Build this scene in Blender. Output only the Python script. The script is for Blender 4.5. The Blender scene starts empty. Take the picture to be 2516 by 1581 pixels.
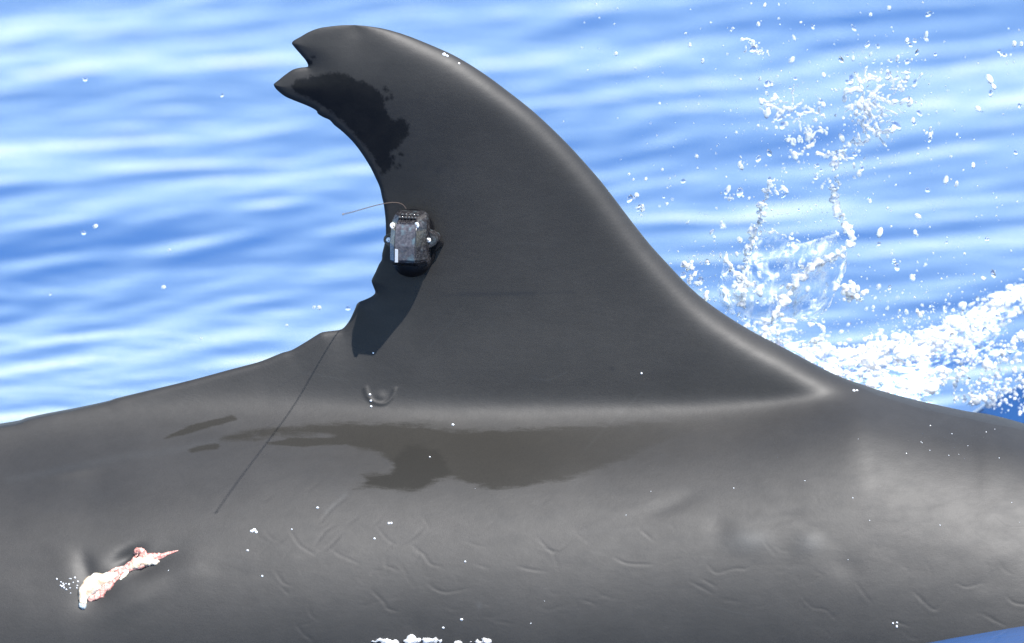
import bpy, bmesh, math, random
import numpy as np
from mathutils import Vector, Matrix
from mathutils.bvhtree import BVHTree

rng = np.random.default_rng(7)
random.seed(7)
R = math.radians
scene = bpy.context.scene
COL = scene.collection

# ------------------------------------------------------------------ camera
PITCH = R(11.0)
DIST = 14.0
WIDTH = 1.0                       # metres across the frame at the fin
PW, PH = 2516.0, 1581.0           # pixel grid of the photograph
TGT = np.array([0.0, 0.0, 0.276])
FWD = np.array([0.0, math.cos(PITCH), -math.sin(PITCH)])
UPV = np.array([0.0, math.sin(PITCH), math.cos(PITCH)])
CAMP = TGT - FWD * DIST
cam = bpy.data.cameras.new('camera')
cam_o = bpy.data.objects.new('camera', cam)
COL.objects.link(cam_o)
cam_o.location = CAMP
cam_o.rotation_euler = (math.pi / 2 - PITCH, 0, 0)
cam.sensor_width = 36.0
cam.sensor_fit = 'HORIZONTAL'
cam.lens = 36.0 * DIST / WIDTH
cam.clip_start = 0.1
cam.clip_end = 12000
cam.dof.use_dof = True
cam.dof.focus_distance = DIST - 0.03
cam.dof.aperture_fstop = 5.6
scene.camera = cam_o

# ------------------------------------------------------------------ sky, sun, exposure
SUNV = np.array([1.05, -1.0, 2.65]); SUNV /= np.linalg.norm(SUNV)
w = bpy.data.worlds.new('World'); scene.world = w; w.use_nodes = True
wn = w.node_tree
bg = wn.nodes['Background']
sky = wn.nodes.new('ShaderNodeTexSky')
sky.sky_type = 'NISHITA'; sky.sun_disc = False
sky.sun_elevation = math.asin(SUNV[2])
sky.sun_rotation = math.atan2(SUNV[0], SUNV[1])
sky.altitude = 0; sky.air_density = 1.0; sky.dust_density = 0.1; sky.ozone_density = 1.0
wn.links.new(sky.outputs[0], bg.inputs[0])
bg.inputs[1].default_value = 0.118
sun = bpy.data.lights.new('sun', 'SUN'); sun.energy = 5.0; sun.angle = R(0.53)
sun.color = (1.0, 0.97, 0.93)
sun_o = bpy.data.objects.new('sun', sun); COL.objects.link(sun_o)
sun_o.rotation_euler = Vector(SUNV).to_track_quat('Z', 'Y').to_euler()
sun_o.location = (3, -3, 8)
vs = scene.view_settings
vs.view_transform = 'Standard'; vs.look = 'None'; vs.gamma = 1.0
vs.use_curve_mapping = False
vs.exposure = 1.4
scene.cycles.max_bounces = 8
scene.cycles.transmission_bounces = 8
scene.cycles.caustics_reflective = False
scene.cycles.caustics_refractive = False

# ------------------------------------------------------------------ helpers
K = WIDTH / PW
def P(px, py, Y=0.0):
    """world point on the vertical plane y = Y seen at a photo pixel"""
    px = np.asarray(px, float); py = np.asarray(py, float)
    a = (px - PW / 2) * K / DIST; b = -(py - PH / 2) * K / DIST
    d = FWD[None, :] + b.reshape(-1, 1) * UPV[None, :]
    d = d + a.reshape(-1, 1) * np.array([[1.0, 0, 0]])
    t = (np.asarray(Y, float).reshape(-1, 1) - CAMP[1]) / d[:, 1:2]
    return CAMP[None, :] + d * t
def to_px(co):
    r = co - CAMP[None, :]
    dep = r @ FWD
    return PW / 2 + r[:, 0] / dep * DIST / K, PH / 2 - (r @ UPV) / dep * DIST / K

def mesh_np(name, V, F, mat=None, parent=None, smooth=True):
    me = bpy.data.meshes.new(name)
    V = np.ascontiguousarray(V, np.float32); F = np.ascontiguousarray(F, np.int32)
    n, k = F.shape
    me.vertices.add(len(V)); me.vertices.foreach_set('co', V.ravel())
    me.loops.add(n * k); me.loops.foreach_set('vertex_index', F.ravel())
    me.polygons.add(n)
    me.polygons.foreach_set('loop_start', np.arange(0, n * k, k, dtype=np.int32))
    me.update(calc_edges=True); me.validate()
    if smooth:
        me.polygons.foreach_set('use_smooth', np.ones(len(me.polygons), bool))
    o = bpy.data.objects.new(name, me)
    if mat: me.materials.append(mat)
    if parent: o.parent = parent
    COL.objects.link(o)
    return o
MIRX = False
def bm_obj(name, bm, mat, parent=None, smooth=False):
    me = bpy.data.meshes.new(name)
    if MIRX:
        for v in bm.verts: v.co.x *= -1
    bmesh.ops.recalc_face_normals(bm, faces=bm.faces)
    bm.to_mesh(me); bm.free()
    if smooth:
        for p in me.polygons: p.use_smooth = True
    o = bpy.data.objects.new(name, me); me.materials.append(mat)
    if parent: o.parent = parent
    COL.objects.link(o); return o
def tag(o, label, cat=None, group=None, kind=None):
    if label: o['label'] = label
    if cat: o['category'] = cat
    if group: o['group'] = group
    if kind: o['kind'] = kind
    return o
def catmull(pts, n):
    p = np.array(pts, float)
    q = np.vstack([2 * p[0] - p[1], p, 2 * p[-1] - p[-2]])
    out = []
    for i in range(1, len(q) - 2):
        t = np.linspace(0, 1, n, endpoint=False)[:, None]
        a, b, c, d = q[i - 1], q[i], q[i + 1], q[i + 2]
        out.append(0.5 * (2 * b + (c - a) * t + (2 * a - 5 * b + 4 * c - d) * t ** 2 + (3 * b - a - 3 * c + d) * t ** 3))
    return np.vstack(out + [p[-1:]])
def seg_dist(X, Z, poly, closed=False):
    pts = np.asarray(poly, float)
    a = pts if closed else pts[:-1]
    b = np.roll(pts, -1, 0) if closed else pts[1:]
    out = np.full(X.shape, 1e9)
    for (ax, az), (bx, bz) in zip(a, b):
        dx, dz = bx - ax, bz - az
        L = dx * dx + dz * dz + 1e-12
        t = np.clip(((X - ax) * dx + (Z - az) * dz) / L, 0, 1)
        np.minimum(out, (X - ax - t * dx) ** 2 + (Z - az - t * dz) ** 2, out=out)
    return np.sqrt(out)
def soft_dist(X, Z, poly, step=0.003):
    """distance to a curve without creases on its medial axis (exact close to the curve)"""
    p = np.asarray(poly, float)
    L = np.concatenate([[0], np.cumsum(np.hypot(*np.diff(p, axis=0).T))])
    n = int(L[-1] / step) + 2; q = np.linspace(0, L[-1], n); ds = q[1] - q[0]
    cx = np.interp(q, L, p[:, 0]).astype(np.float32); cz = np.interp(q, L, p[:, 1]).astype(np.float32)
    x = X.astype(np.float32); z = Z.astype(np.float32); acc = np.zeros_like(x)
    for a, b in zip(cx, cz):
        d2 = (x - a) ** 2 + (z - b) ** 2 + np.float32(1e-8)
        acc += 1.0 / (d2 * d2 * np.sqrt(d2))
    soft = (4.0 / 3.0 / (acc.astype(float) * ds)) ** 0.25
    hard = seg_dist(X, Z, poly)
    t = np.clip((hard - 0.004) / 0.010, 0, 1); t = t * t * (3 - 2 * t)
    return hard * (1 - t) + soft * t
def poly_sd(X, Z, poly):
    """signed distance to a closed polygon, positive inside"""
    d = seg_dist(X, Z, poly, True)
    ins = np.zeros(X.shape, bool)
    pts = np.asarray(poly, float)
    for (ax, az), (bx, bz) in zip(pts, np.roll(pts, -1, 0)):
        c = ((az > Z) != (bz > Z))
        with np.errstate(divide='ignore', invalid='ignore'):
            xi = (bx - ax) * (Z - az) / (bz - az + 1e-12) + ax
        ins ^= c & (X < xi)
    return np.where(ins, d, -d)

# ------------------------------------------------------------------ node helpers
class NT:
    def __init__(s, name):
        s.m = bpy.data.materials.new(name); s.m.use_nodes = True
        s.t = s.m.node_tree; s.b = s.t.nodes['Principled BSDF']; s.out = s.t.nodes['Material Output']
    def n(s, typ, **kw):
        nd = s.t.nodes.new(typ)
        for k, v in kw.items(): setattr(nd, k, v)
        return nd
    def l(s, a, b): s.t.links.new(a, b)
    def val(s, sock, v):
        if isinstance(v, bpy.types.NodeSocket): s.l(v, sock)
        else: sock.default_value = v
    def math(s, op, a, b=None, clamp=False):
        nd = s.n('ShaderNodeMath', operation=op); nd.use_clamp = clamp
        s.val(nd.inputs[0], a)
        if b is not None: s.val(nd.inputs[1], b)
        return nd.outputs[0]
    def noise(s, scale, detail=3, rough=0.5, vec=None, dist=0.0):
        nd = s.n('ShaderNodeTexNoise'); nd.inputs['Scale'].default_value = scale
        nd.inputs['Detail'].default_value = detail; nd.inputs['Roughness'].default_value = rough
        nd.inputs['Distortion'].default_value = dist
        if vec is not None: s.l(vec, nd.inputs['Vector'])
        return nd.outputs['Fac']
    def coords(s, scale=(1, 1, 1), rot=(0, 0, 0)):
        tc = s.n('ShaderNodeTexCoord'); mp = s.n('ShaderNodeMapping')
        mp.inputs['Scale'].default_value = scale; mp.inputs['Rotation'].default_value = rot
        s.l(tc.outputs['Object'], mp.inputs['Vector']); return mp.outputs[0]
    def remap(s, v, a, b, c=0.0, d=1.0):
        nd = s.n('ShaderNodeMapRange'); nd.interpolation_type = 'SMOOTHSTEP'
        s.val(nd.inputs[0], v)
        for i, q in enumerate((a, b, c, d)): nd.inputs[i + 1].default_value = q
        return nd.outputs[0]
    def mix(s, f, a, b):
        nd = s.n('ShaderNodeMix', data_type='RGBA')
        s.val(nd.inputs[0], f); s.val(nd.inputs[6], a); s.val(nd.inputs[7], b)
        return nd.outputs[2]
    def mixf(s, f, a, b):
        nd = s.n('ShaderNodeMix', data_type='FLOAT')
        s.val(nd.inputs[0], f); s.val(nd.inputs[2], a); s.val(nd.inputs[3], b)
        return nd.outputs[0]
    def attr(s, name):
        nd = s.n('ShaderNodeAttribute'); nd.attribute_name = name; return nd.outputs['Fac']
    def bump(s, h, strength, dist, normal=None):
        nd = s.n('ShaderNodeBump'); nd.inputs['Strength'].default_value = strength
        nd.inputs['Distance'].default_value = dist; s.l(h, nd.inputs['Height'])
        if normal is not None: s.l(normal, nd.inputs['Normal'])
        return nd.outputs[0]
    def set(s, **kw):
        for k, v in kw.items(): s.val(s.b.inputs[k.replace('_', ' ')], v)
def plain(name, col, rough=0.5, **kw):
    m = NT(name); m.set(Base_Color=(*col, 1), Roughness=rough)
    for k, v in kw.items(): m.val(m.b.inputs[k.replace('_', ' ')], v)
    return m.m

# ------------------------------------------------------------------ materials
def mat_skin():
    m = NT('whale_skin')
    v = m.coords()
    wet = m.attr('wet'); brown = m.attr('brown'); core = m.attr('core'); scar = m.attr('scar'); pale = m.attr('pale')
    nA = m.noise(130, 5, 0.7, v); nB = m.noise(520, 3, 0.6, v)
    jit = m.math('ADD', m.math('MULTIPLY', m.math('SUBTRACT', nA, 0.5), 24.0), m.math('MULTIPLY', m.math('SUBTRACT', nB, 0.5), 7.0))
    wetm = m.remap(m.math('ADD', wet, jit), -4.0, 6.0)
    vs_ = m.coords((1, 1, 6.0), (0, R(6), 0))
    nS = m.noise(34, 5, 0.68, vs_)
    bj = m.math('ADD', m.math('MULTIPLY', m.math('SUBTRACT', nS, 0.5), 44.0), m.math('MULTIPLY', m.math('SUBTRACT', nB, 0.5), 8.0))
    bm_ = m.math('MULTIPLY', m.remap(m.math('ADD', brown, bj), -5, 12), m.attr('brownfade'))
    cm_ = m.remap(m.math('ADD', core, bj), -5, 12)
    nL = m.noise(9, 4, 0.6, v); nM = m.noise(38, 4, 0.6, m.coords((1, 1, 2.2)))
    base = m.mix(m.remap(nL, 0.32, 0.7), (0.0118, 0.0109, 0.0099, 1), (0.0176, 0.0162, 0.0147, 1))
    base = m.mix(m.math('MULTIPLY', m.remap(nM, 0.42, 0.7), 0.22), base, (0.0085, 0.0088, 0.0096, 1))
    base = m.mix(m.math('MULTIPLY', pale, 0.8), base, (0.036, 0.038, 0.039, 1))
    base = m.mix(m.math('MULTIPLY', bm_, 0.65), base, (0.0115, 0.0104, 0.0080, 1))
    base = m.mix(m.math('MULTIPLY', cm_, 0.6), base, (0.0062, 0.0057, 0.0044, 1))
    base = m.mix(m.math('MULTIPLY', wetm, m.remap(m.noise(70, 4, 0.6, v), 0.35, 0.65, 0.78, 0.98)), base, (0.0042, 0.0044, 0.0050, 1))
    base = m.mix(scar, base, (0.007, 0.007, 0.008, 1))
    grain = m.noise(900, 2, 0.7, v)
    hsv = m.n('ShaderNodeHueSaturation'); m.l(base, hsv.inputs['Color'])
    m.l(m.remap(grain, 0.2, 0.8, 0.78, 1.22), hsv.inputs['Value'])
    rough = m.mixf(m.math('MULTIPLY', bm_, 0.8), m.remap(nM, 0.3, 0.75, 0.565, 0.60), 0.70)
    rough = m.mixf(wetm, rough, 0.45)
    spec = m.mixf(bm_, m.remap(m.noise(60, 4, 0.65, m.coords((1, 1, 1.7))), 0.3, 0.7, 0.65, 0.71), 0.30)
    spec = m.mixf(wetm, spec, 0.26)
    h = m.math('ADD', m.math('MULTIPLY', nM, 0.8), m.math('MULTIPLY', m.noise(160, 3, 0.6, m.coords((1, 1, 1.8))), 0.30))
    nb = m.bump(h, 0.085, 0.003)
    nb = m.bump(grain, 0.12, 0.0006, nb)
    m.set(Base_Color=hsv.outputs[0], Roughness=rough, Specular_IOR_Level=spec, Normal=nb, IOR=1.36)
    return m.m
def mat_water():
    m = NT('sea_water')
    v = m.coords()
    n1 = m.noise(26, 3, 0.55, m.coords((1.0, 2.1, 1), (0, 0, R(-38))))
    nb = m.bump(n1, 0.2, 0.004)
    m.set(Base_Color=(0.014, 0.050, 0.145, 1), Roughness=0.04, IOR=1.333, Normal=nb)
    return m.m
def mat_spray(name, tr, base=(0.93, 0.96, 1.0), rough=0.12):
    m = NT(name)
    m.set(Base_Color=(*base, 1), Roughness=rough, IOR=1.333, Transmission_Weight=tr)
    return m.m
M_SKIN = mat_skin()
M_WATER = mat_water()
def mat_milky(name, tr, rough, sss, scale):
    m = NT(name)
    m.set(Base_Color=(0.95, 0.975, 1.0, 1), Roughness=rough, IOR=1.333, Transmission_Weight=tr, Subsurface_Weight=sss, Subsurface_Scale=scale)
    m.b.inputs['Subsurface Radius'].default_value = (1.0, 1.0, 1.0)
    return m.m
M_FOAM = mat_milky('aerated_foam', 0.25, 0.2, 1.0, 0.012)
M_DROP = mat_milky('droplet_water', 0.55, 0.04, 1.0, 0.010)
M_CLEAR = mat_spray('clear_droplet', 0.97, (1, 1, 1), 0.0)
def mat_film():
    m = NT('splash_film'); v = m.coords()
    n = m.noise(70, 5, 0.7, m.coords((1, 1, 0.35), (0, R(25), 0)), 0.6); n2 = m.noise(24, 3, 0.6, v)
    m.set(Base_Color=(0.93, 0.97, 1.0, 1), Roughness=0.08, IOR=1.333, Transmission_Weight=0.3, Normal=m.bump(n, 0.6, 0.004))
    tp = m.n('ShaderNodeBsdfTransparent'); mx = m.n('ShaderNodeMixShader')
    m.l(m.math('MULTIPLY', m.remap(n, 0.40, 0.72), m.remap(n2, 0.25, 0.75, 0.25, 0.9)), mx.inputs[0])
    m.l(tp.outputs[0], mx.inputs[1]); m.l(m.b.outputs[0], mx.inputs[2]); m.l(mx.outputs[0], m.out.inputs['Surface'])
    return m.m
M_FILM = mat_film()
def mat_lace(a=0.47, b=0.64):
    m = NT('foam_lace')
    n = m.noise(55, 6, 0.72, m.coords((0.55, 1, 1.5), (0, R(-12), 0)), 1.0); n2 = m.noise(13, 3, 0.5, m.coords())
    m.set(Base_Color=(0.95, 0.975, 1.0, 1), Roughness=0.4, Subsurface_Weight=0.6, Subsurface_Scale=0.008, Normal=m.bump(n, 0.8, 0.006))
    tp = m.n('ShaderNodeBsdfTransparent'); mx = m.n('ShaderNodeMixShader')
    f = m.math('ADD', n, m.math('MULTIPLY', m.math('SUBTRACT', n2, 0.5), 0.5))
    f = m.math('SUBTRACT', f, m.math('MULTIPLY', m.attr('border'), 0.34))
    m.l(m.remap(f, a, b), mx.inputs[0])
    m.l(tp.outputs[0], mx.inputs[1]); m.l(m.b.outputs[0], mx.inputs[2]); m.l(mx.outputs[0], m.out.inputs['Surface'])
    return m.m
M_LACE = mat_lace()
M_LACE_THIN = mat_lace(0.56, 0.66)

# ================================================================== sea
def build_sea():
    def grade(dense_a, dense_b, h, lo, hi, g=1.22):
        c = list(np.arange(dense_a, dense_b + h / 2, h))
        s = h
        while c[-1] < hi: s *= g; c.append(c[-1] + s)
        s = h
        while c[0] > lo: s *= g; c.insert(0, c[0] - s)
        return np.array(c)
    xs = grade(-1.1, 1.1, 0.009, -5000, 5000)
    ys = grade(-0.4, 3.9, 0.0085, -400, 9000)
    X, Y = np.meshgrid(xs, ys)
    hx = np.gradient(xs)[None, :]; hy = np.gradient(ys)[:, None]
    H = np.maximum(hx, hy) * np.ones_like(X)
    # gentle warp so that crests wander
    wx = X + 0.05 * np.sin(2.1 * Y + 1.3 * X) + 0.03 * np.sin(5.2 * X - 3.1 * Y + 1.0)
    wy = Y + 0.06 * np.sin(1.7 * X + 0.4) + 0.03 * np.sin(4.6 * X + 2.7 * Y)
    Z = np.zeros_like(X)
    r = np.random.default_rng(21)
    lam = np.exp(r.uniform(math.log(0.05), math.log(0.8), 130))
    S = 0.0
    comps = []
    for L in lam:
        th = R(140) + r.normal(0, R(36))
        k = 2 * math.pi / L
        sl = math.exp(-((math.log(L / 0.11)) / 1.0) ** 2)
        comps.append((k, th, sl, r.uniform(0, 6.283), L)); S += sl * sl / 2
    f = 0.060 / math.sqrt(S)
    for _ in range(14):      # broader undulation: wide pale and dark patches
        L = r.uniform(0.5, 1.7); th = R(130) + r.normal(0, R(40)); k = 2 * math.pi / L
        Z += 0.027 / math.sqrt(7) / k * np.sin(k * (wx * math.cos(th) + wy * math.sin(th)) + r.uniform(0, 6.283)) * np.exp(-(2.2 * H / L) ** 2)
    for k, th, sl, ph, L in comps:
        att = np.exp(-(2.2 * H / L) ** 2)
        if L < 0.3:     # short ripples come in patches
            q = r.uniform(0, 6.283, 3); ka = 2 * math.pi / r.uniform(0.35, 0.9); an = R(126) + r.normal(0, 0.5)
            att = att * (0.75 + 0.75 * np.sin(ka * (X * math.cos(an) + 0.6 * Y * math.sin(an)) + q[0]) * np.sin(0.6 * ka * (X - 0.5 * Y) + q[1]))
        Z += f * sl / k * np.sin(k * (wx * math.cos(th) + wy * math.sin(th)) + ph) * att
    # long low swell, kept off the near water
    far = np.clip((np.hypot(X, Y) - 4) / 30, 0, 1)
    Z += far * 0.10 * np.sin(0.5 * Y + 0.2 * X) * np.exp(-(H / 4) ** 2)
    # bow wave piled up behind the back on the right
    g = np.exp(-((X - 0.62) / 0.22) ** 2 - ((Y - 0.42 - 0.15 * (X - 0.5)) / 0.12) ** 2)
    Z += 0.165 * g
    Z += 0.030 * np.exp(-((X - 0.56) / 0.12) ** 2 - ((Y + 0.22) / 0.12) ** 2)
    Z *= np.clip(1.25 - 0.5 * np.exp(-((Y) / 0.3) ** 2 - (X / 0.8) ** 2), 0, 1)
    Z -= 0.018 * np.exp(-((Y + 0.28) / 0.16) ** 2) * np.clip((0.42 - X) / 0.15, 0, 1)
    # churned surface on the bow wave
    for _ in range(50):
        L = r.uniform(0.02, 0.07); th = r.uniform(0, 6.283); k = 2 * math.pi / L
        Z += 0.16 / k * 0.35 * np.sin(k * (X * math.cos(th) + Y * math.sin(th)) + r.uniform(0, 6.28)) * g * np.exp(-(2.2 * H / L) ** 2)
    lean = 2.6 * np.exp(-(H / 0.06) ** 2) * (1 - np.clip(g * 3, 0, 1)) * np.clip(np.abs(Y) / 0.3, 0, 1)    # wind-leaned ripples: short steep faces, long backs
    X = X - lean * Z * math.cos(R(130)); Y = Y - lean * Z * math.sin(R(130))
    nx, ny = len(xs), len(ys)
    V = np.stack([X.ravel(), Y.ravel(), Z.ravel()], 1)
    i = np.arange(ny - 1)[:, None] * nx + np.arange(nx - 1)[None, :]
    F = np.stack([i, i + 1, i + 1 + nx, i + nx], -1).reshape(-1, 4)
    o = mesh_np('water', V, F, M_WATER)
    tag(o, 'rippled blue sea surface reflecting a pale sky', None, None, 'structure')
build_sea()

# ================================================================== whale
LEFT = [(872,62),(840,62.6),(807,66),(783,70),(759,79),(738,91),(722,100),(717,107),(723,116),(735,130),(750,147.5),(756,158),(756.5,164),
 (750,165.5),(740,166.5),(729,168.5),(717,173),(699.5,185),(685,197),(674,205.5),(673,210),(679,220),(699.5,237),(729,250),(759,262),(777,272),
 (781,280),(795,289),(809.5,295),(821.5,308),(842,324.5),(866,348),(887,375),(908,408),(923,438),(933,461),(939,488),(943,505),(947,539),
 (948,569),(947,587),(944,603),(939,624),(938,638),(931,650),(923,668),(915,684),(913,692),(917,704),(921.5,716),(920,723),(911,730),(896,737),
 (879,745),(871,762),(859,787),(844,806),(830,812),(795,816),(780,822.5),(757,837),(718,860),(697,866),(674,875),(639,889),(600,899.5),(560,910),
 (476,933),(396,953),(291,979),(264,988),(185,1006),(119,1019),(66,1031),(45,1039),(0,1047),(-200,1082),(-600,1180),(-1200,1370),(-2000,1660),(-3000,2050),(-3800,2300)]
RIGHT = [(872,62),(905,65),(946,72),(996,86.5),(1046,106),(1079,120),(1112,135),(1146,154),(1179,175),(1212,198),(1245,223),(1279,249),(1312,276),
 (1345,306),(1378,338),(1411,372),(1445,410),(1478,448),(1515,496),(1555,549),(1598,603),(1638,647),(1678,690),(1717,727),(1757,758),(1797,785),
 (1836,809),(1876,831),(1916,851),(1955,872),(1995,894),(2034,914),(2074,932),(2114,948),(2161,966),(2224,984),(2275,998),(2369,1018),(2452,1034),
 (2516,1049),(2700,1100),(3100,1250),(3700,1530),(4300,1900),(4900,2300)]
CREASE = [(-3800,2310),(-2000,1690),(-600,1215),(-200,1112),(0,1090),(200,1060),(400,1034),(600,1018),(800,1011),(1100,1008),(1400,1006),(1650,998),(1850,985),(1980,971),(2090,960),(2150,971),
 (2224,988),(2369,1020),(2516,1051),(3100,1253),(4900,2305)]
def xz(poly):
    p = P([a for a, b in poly], [b for a, b in poly]); return p[:, [0, 2]]
Lw = xz([tuple(q) for q in catmull(LEFT, 4)]); Rw = xz([tuple(q) for q in catmull(RIGHT, 4)])
def mono(w_):
    z = np.minimum.accumulate(w_[:, 1] - np.arange(len(w_)) * 1e-7)
    return w_[:, 0], z
Lx, Lz = mono(Lw); Rx, Rz = mono(Rw)
ZTOP = Lz[0]
ZBOT = min(Lz[-1], Rz[-1]) + 0.0
Cc = xz(CREASE)
Cs = catmull([tuple(q) for q in Cc], 10)
LpolyD = np.stack([Lx, Lz], 1)[::2]; RpolyD = np.stack([Rx, Rz], 1)[::2]
ZBODY = -0.33

def crease_z(x): return np.interp(x, Cs[:, 0], Cs[:, 1]) + np.clip((0.3 - x) / 0.2, 0, 1) * (0.0010 * np.sin(9 * x + 1) + 0.0004 * np.sin(23 * x))
GK = np.linspace(-2.2, 2.2, 91); GW = np.exp(-GK ** 2 / 2); GW /= GW.sum()
def smooth_interp(x, xs, ys):
    g = np.linspace(-2.4, 2.4, 961); y = np.interp(g, xs, ys)
    k = np.exp(-np.linspace(-2.5, 2.5, 61) ** 2 / 2); k /= k.sum()
    return np.interp(x, g, np.convolve(np.pad(y, 30, mode='edge'), k, 'valid'))
_g = np.linspace(-2.4, 2.4, 961)
_k = np.exp(-np.linspace(-2.5, 2.5, 151) ** 2 / 2); _k /= _k.sum()
_cs = np.convolve(np.pad(np.interp(_g, Cs[:, 0], Cs[:, 1]), 75, mode='edge'), _k, 'valid')
def crease_soft(x): return np.interp(x, _g, _cs)
def body_w(x, z):
    zc = crease_z(x)
    dd = zc - z; tt = np.clip(dd / 0.13, 0, 1); tt = tt * tt * (3 - 2 * tt)
    z = z - (crease_soft(x) - zc) * tt          # lower flank follows a smoother line than the crease
    mm = smooth_interp(x, [-0.5, 0.1, 0.3, 0.6], [0.62, 0.60, 0.53, 0.5])
    rv = smooth_interp(x, [-2.2, -1.2, -0.5, 0.5, 1.1, 2.2], [0.10, 0.15, 0.203, 0.228, 0.23, 0.14])
    rh = smooth_interp(x, [-2.2, -1.2, -0.5, 0.0, 0.5, 1.1, 2.2], [0.05, 0.13, 0.222, 0.222, 0.210, 0.19, 0.09])
    sg = smooth_interp(x, [-0.6, 0.1, 0.33, 0.45], [0.024, 0.019, 0.0085, 0.006])
    out = np.zeros_like(x)
    for g, wt in zip(GK, GW):
        t = (z + g * sg - (zc - rv)) / rv
        out += wt * rh * np.clip(1 - t * t, 0, 1) ** mm
    return out

def build_whale():
    # rows of the loft (z), finer where the silhouette runs nearly level
    zpx = lambda py: P([0.0], [py])[0, 2]
    ypx = [62.0 + 0.02]
    while ypx[-1] < 1600:
        y = ypx[-1]
        h = 2.9
        if y < 90: h = 0.12 + 0.05 * (y - 62)
        elif 160 < y < 176: h = 0.7
        elif 196 < y < 222 or 725 < y < 750 or 800 < y < 825: h = 1.3
        elif y > 1190: h = 2.5
        elif y > 1050: h = 3.4
        elif 960 < y < 1050: h = 2.2
        ypx.append(y + h)
    zr = [zpx(y) for y in ypx]
    z = zr[-1]
    for k in range(26): zr.append(z - (z - ZBODY) * (k + 1) / 26)
    zr = np.array(zr); nz = len(zr)
    NU = 740
    XA = np.interp(-zr, -Lz, Lx); XB = np.interp(-zr, -Rz, Rx)
    X = np.zeros((nz, NU))
    ug = np.linspace(0, 1, 2400)
    for i in range(nz):
        a, b = XA[i], XB[i]
        # sample the row, more densely near its ends and inside the frame
        s = np.sin((ug - 0.5) * math.pi) * 0.5 + 0.5
        xx = a + (b - a) * (0.5 * s + 0.5 * ug)
        h = 0.0016 + 0.02 * np.clip(np.abs(xx) - 0.53, 0, 1)
        e = np.minimum(xx - a, b - xx)
        h = np.minimum(h, 0.0004 + e * 0.16)
        c = np.concatenate([[0], np.cumsum(np.diff(xx) / (0.5 * (h[1:] + h[:-1])))])
        X[i] = np.interp(np.linspace(0, c[-1], NU), c, xx)
        X[i, 0] = a; X[i, -1] = b
    Z = np.repeat(zr[:, None], NU, 1)
    # drive the thickness
    W = np.zeros_like(X)
    dl = np.full(X.shape, 1.0); dr = np.full(X.shape, 1.0)
    m = (Z > 0.10) & (np.abs(X) < 0.75)
    LP = LpolyD[LpolyD[:, 0] > -1.0]; RP = RpolyD[RpolyD[:, 0] < 1.0]
    dl[m] = soft_dist(X[m], Z[m], LP); dr[m] = soft_dist(X[m], Z[m], RP)
    m = ~m
    dl[m] = seg_dist(X[m], Z[m], LpolyD[::2]); dr[m] = seg_dist(X[m], Z[m], RpolyD[::2])
    ch = XB - XA; zg = np.linspace(zr[-1], zr[0], 1200); cg = np.interp(zg, zr[::-1], np.minimum(ch, 1.2)[::-1])
    kk = np.exp(-np.linspace(-2.5, 2.5, 91) ** 2 / 2); kk /= kk.sum()
    cg = np.convolve(np.pad(cg, 45, mode='edge'), kk, 'valid')
    chord = np.interp(zr, zg, cg)[:, None] * np.ones_like(X)
    T = 0.0065 + 0.034 * np.tanh(0.075 * chord / 0.034)
    Ll = 0.012 + 0.075 * np.tanh(0.5 * chord / 0.085)
    wf = T * np.sqrt(np.tanh(dr / 0.0135)) * (np.tanh(dl / Ll) + 0.16 * np.sqrt(np.tanh(dl / 0.003))) / 1.16
    wb = body_w(X, Z)
    fade = np.clip((Z - ZBODY) / 0.06, 0, 1) ** 0.5
    W = np.sqrt((wf * fade) ** 2 + (wb * fade) ** 2)
    W[:, 0] = 0; W[:, -1] = 0; W[-1] = 0
    # front vertices and their photo pixels
    Vf = np.stack([X, -W, Z], -1).reshape(-1, 3)
    px, py = to_px(Vf)
    # ---- relief on the near side
    G = np.zeros(len(Vf))
    def crop(o, s, pts): return [(o[0] + s * a, o[1] + s * b) for a, b in pts]
    A = lambda pts: crop((600, 1200), 0.3322, pts); B = lambda pts: crop((1300, 1150), 0.505, pts)
    wr = [A(q) for q in ([(150,310),(200,370),(260,395),(310,360)], [(345,320),(400,410),(460,455),(540,500)], [(520,430),(600,320),(680,270)],
        [(540,480),(620,440),(720,340)], [(980,280),(1050,370),(1130,415),(1230,380),(1330,290)], [(230,610),(290,700),(350,720)], [(270,720),(330,790)],
        [(950,760),(1030,840),(1060,890),(1130,910)], [(1040,570),(1130,605)], [(940,640),(960,615),(1000,605)], [(1320,480),(1380,560),(1460,580)], [(1650,400),(1730,425),(1810,430)],
        [(1360,700),(1420,750),(1510,770),(1650,740)], [(2190,440),(2330,475)], [(2030,580),(2130,605),(2230,612)], [(480,860),(490,930),(540,980)],
        [(640,450),(720,500),(860,560)], [(1240,420),(1340,500)], [(560,260),(640,160),(760,60)], [(380,1000),(440,1080),(500,1120)], [(1700,560),(1800,590)])]
    wr += [B(q) for q in ([(40,340),(100,400),(130,408),(200,360)], [(420,440),(480,465),(600,470)], [(870,470),(910,510),(1000,490),(1060,490),(1110,450)],
        [(840,540),(910,580)], [(780,550),(890,610)], [(1320,620),(1380,680),(1440,690),(1500,745)], [(1590,560),(1670,665)], [(1870,600),(1940,670),(1980,690),(2015,650)],
        [(1790,240),(1850,210),(1950,190),(2040,160)], [(1790,325),(1850,305),(1905,265)], [(2320,620),(2370,660),(2500,668)], [(2260,240),(2330,290),(2450,285)],
        [(540,300),(600,350)], [(940,640),(1010,650)], [(250,640),(330,665)], [(1750,740),(1850,770)], [(2080,560),(2130,580),(2200,560)], [(2220,720),(2320,770)])]
    r = np.random.default_rng(3)
    n_big = len(wr)
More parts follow.
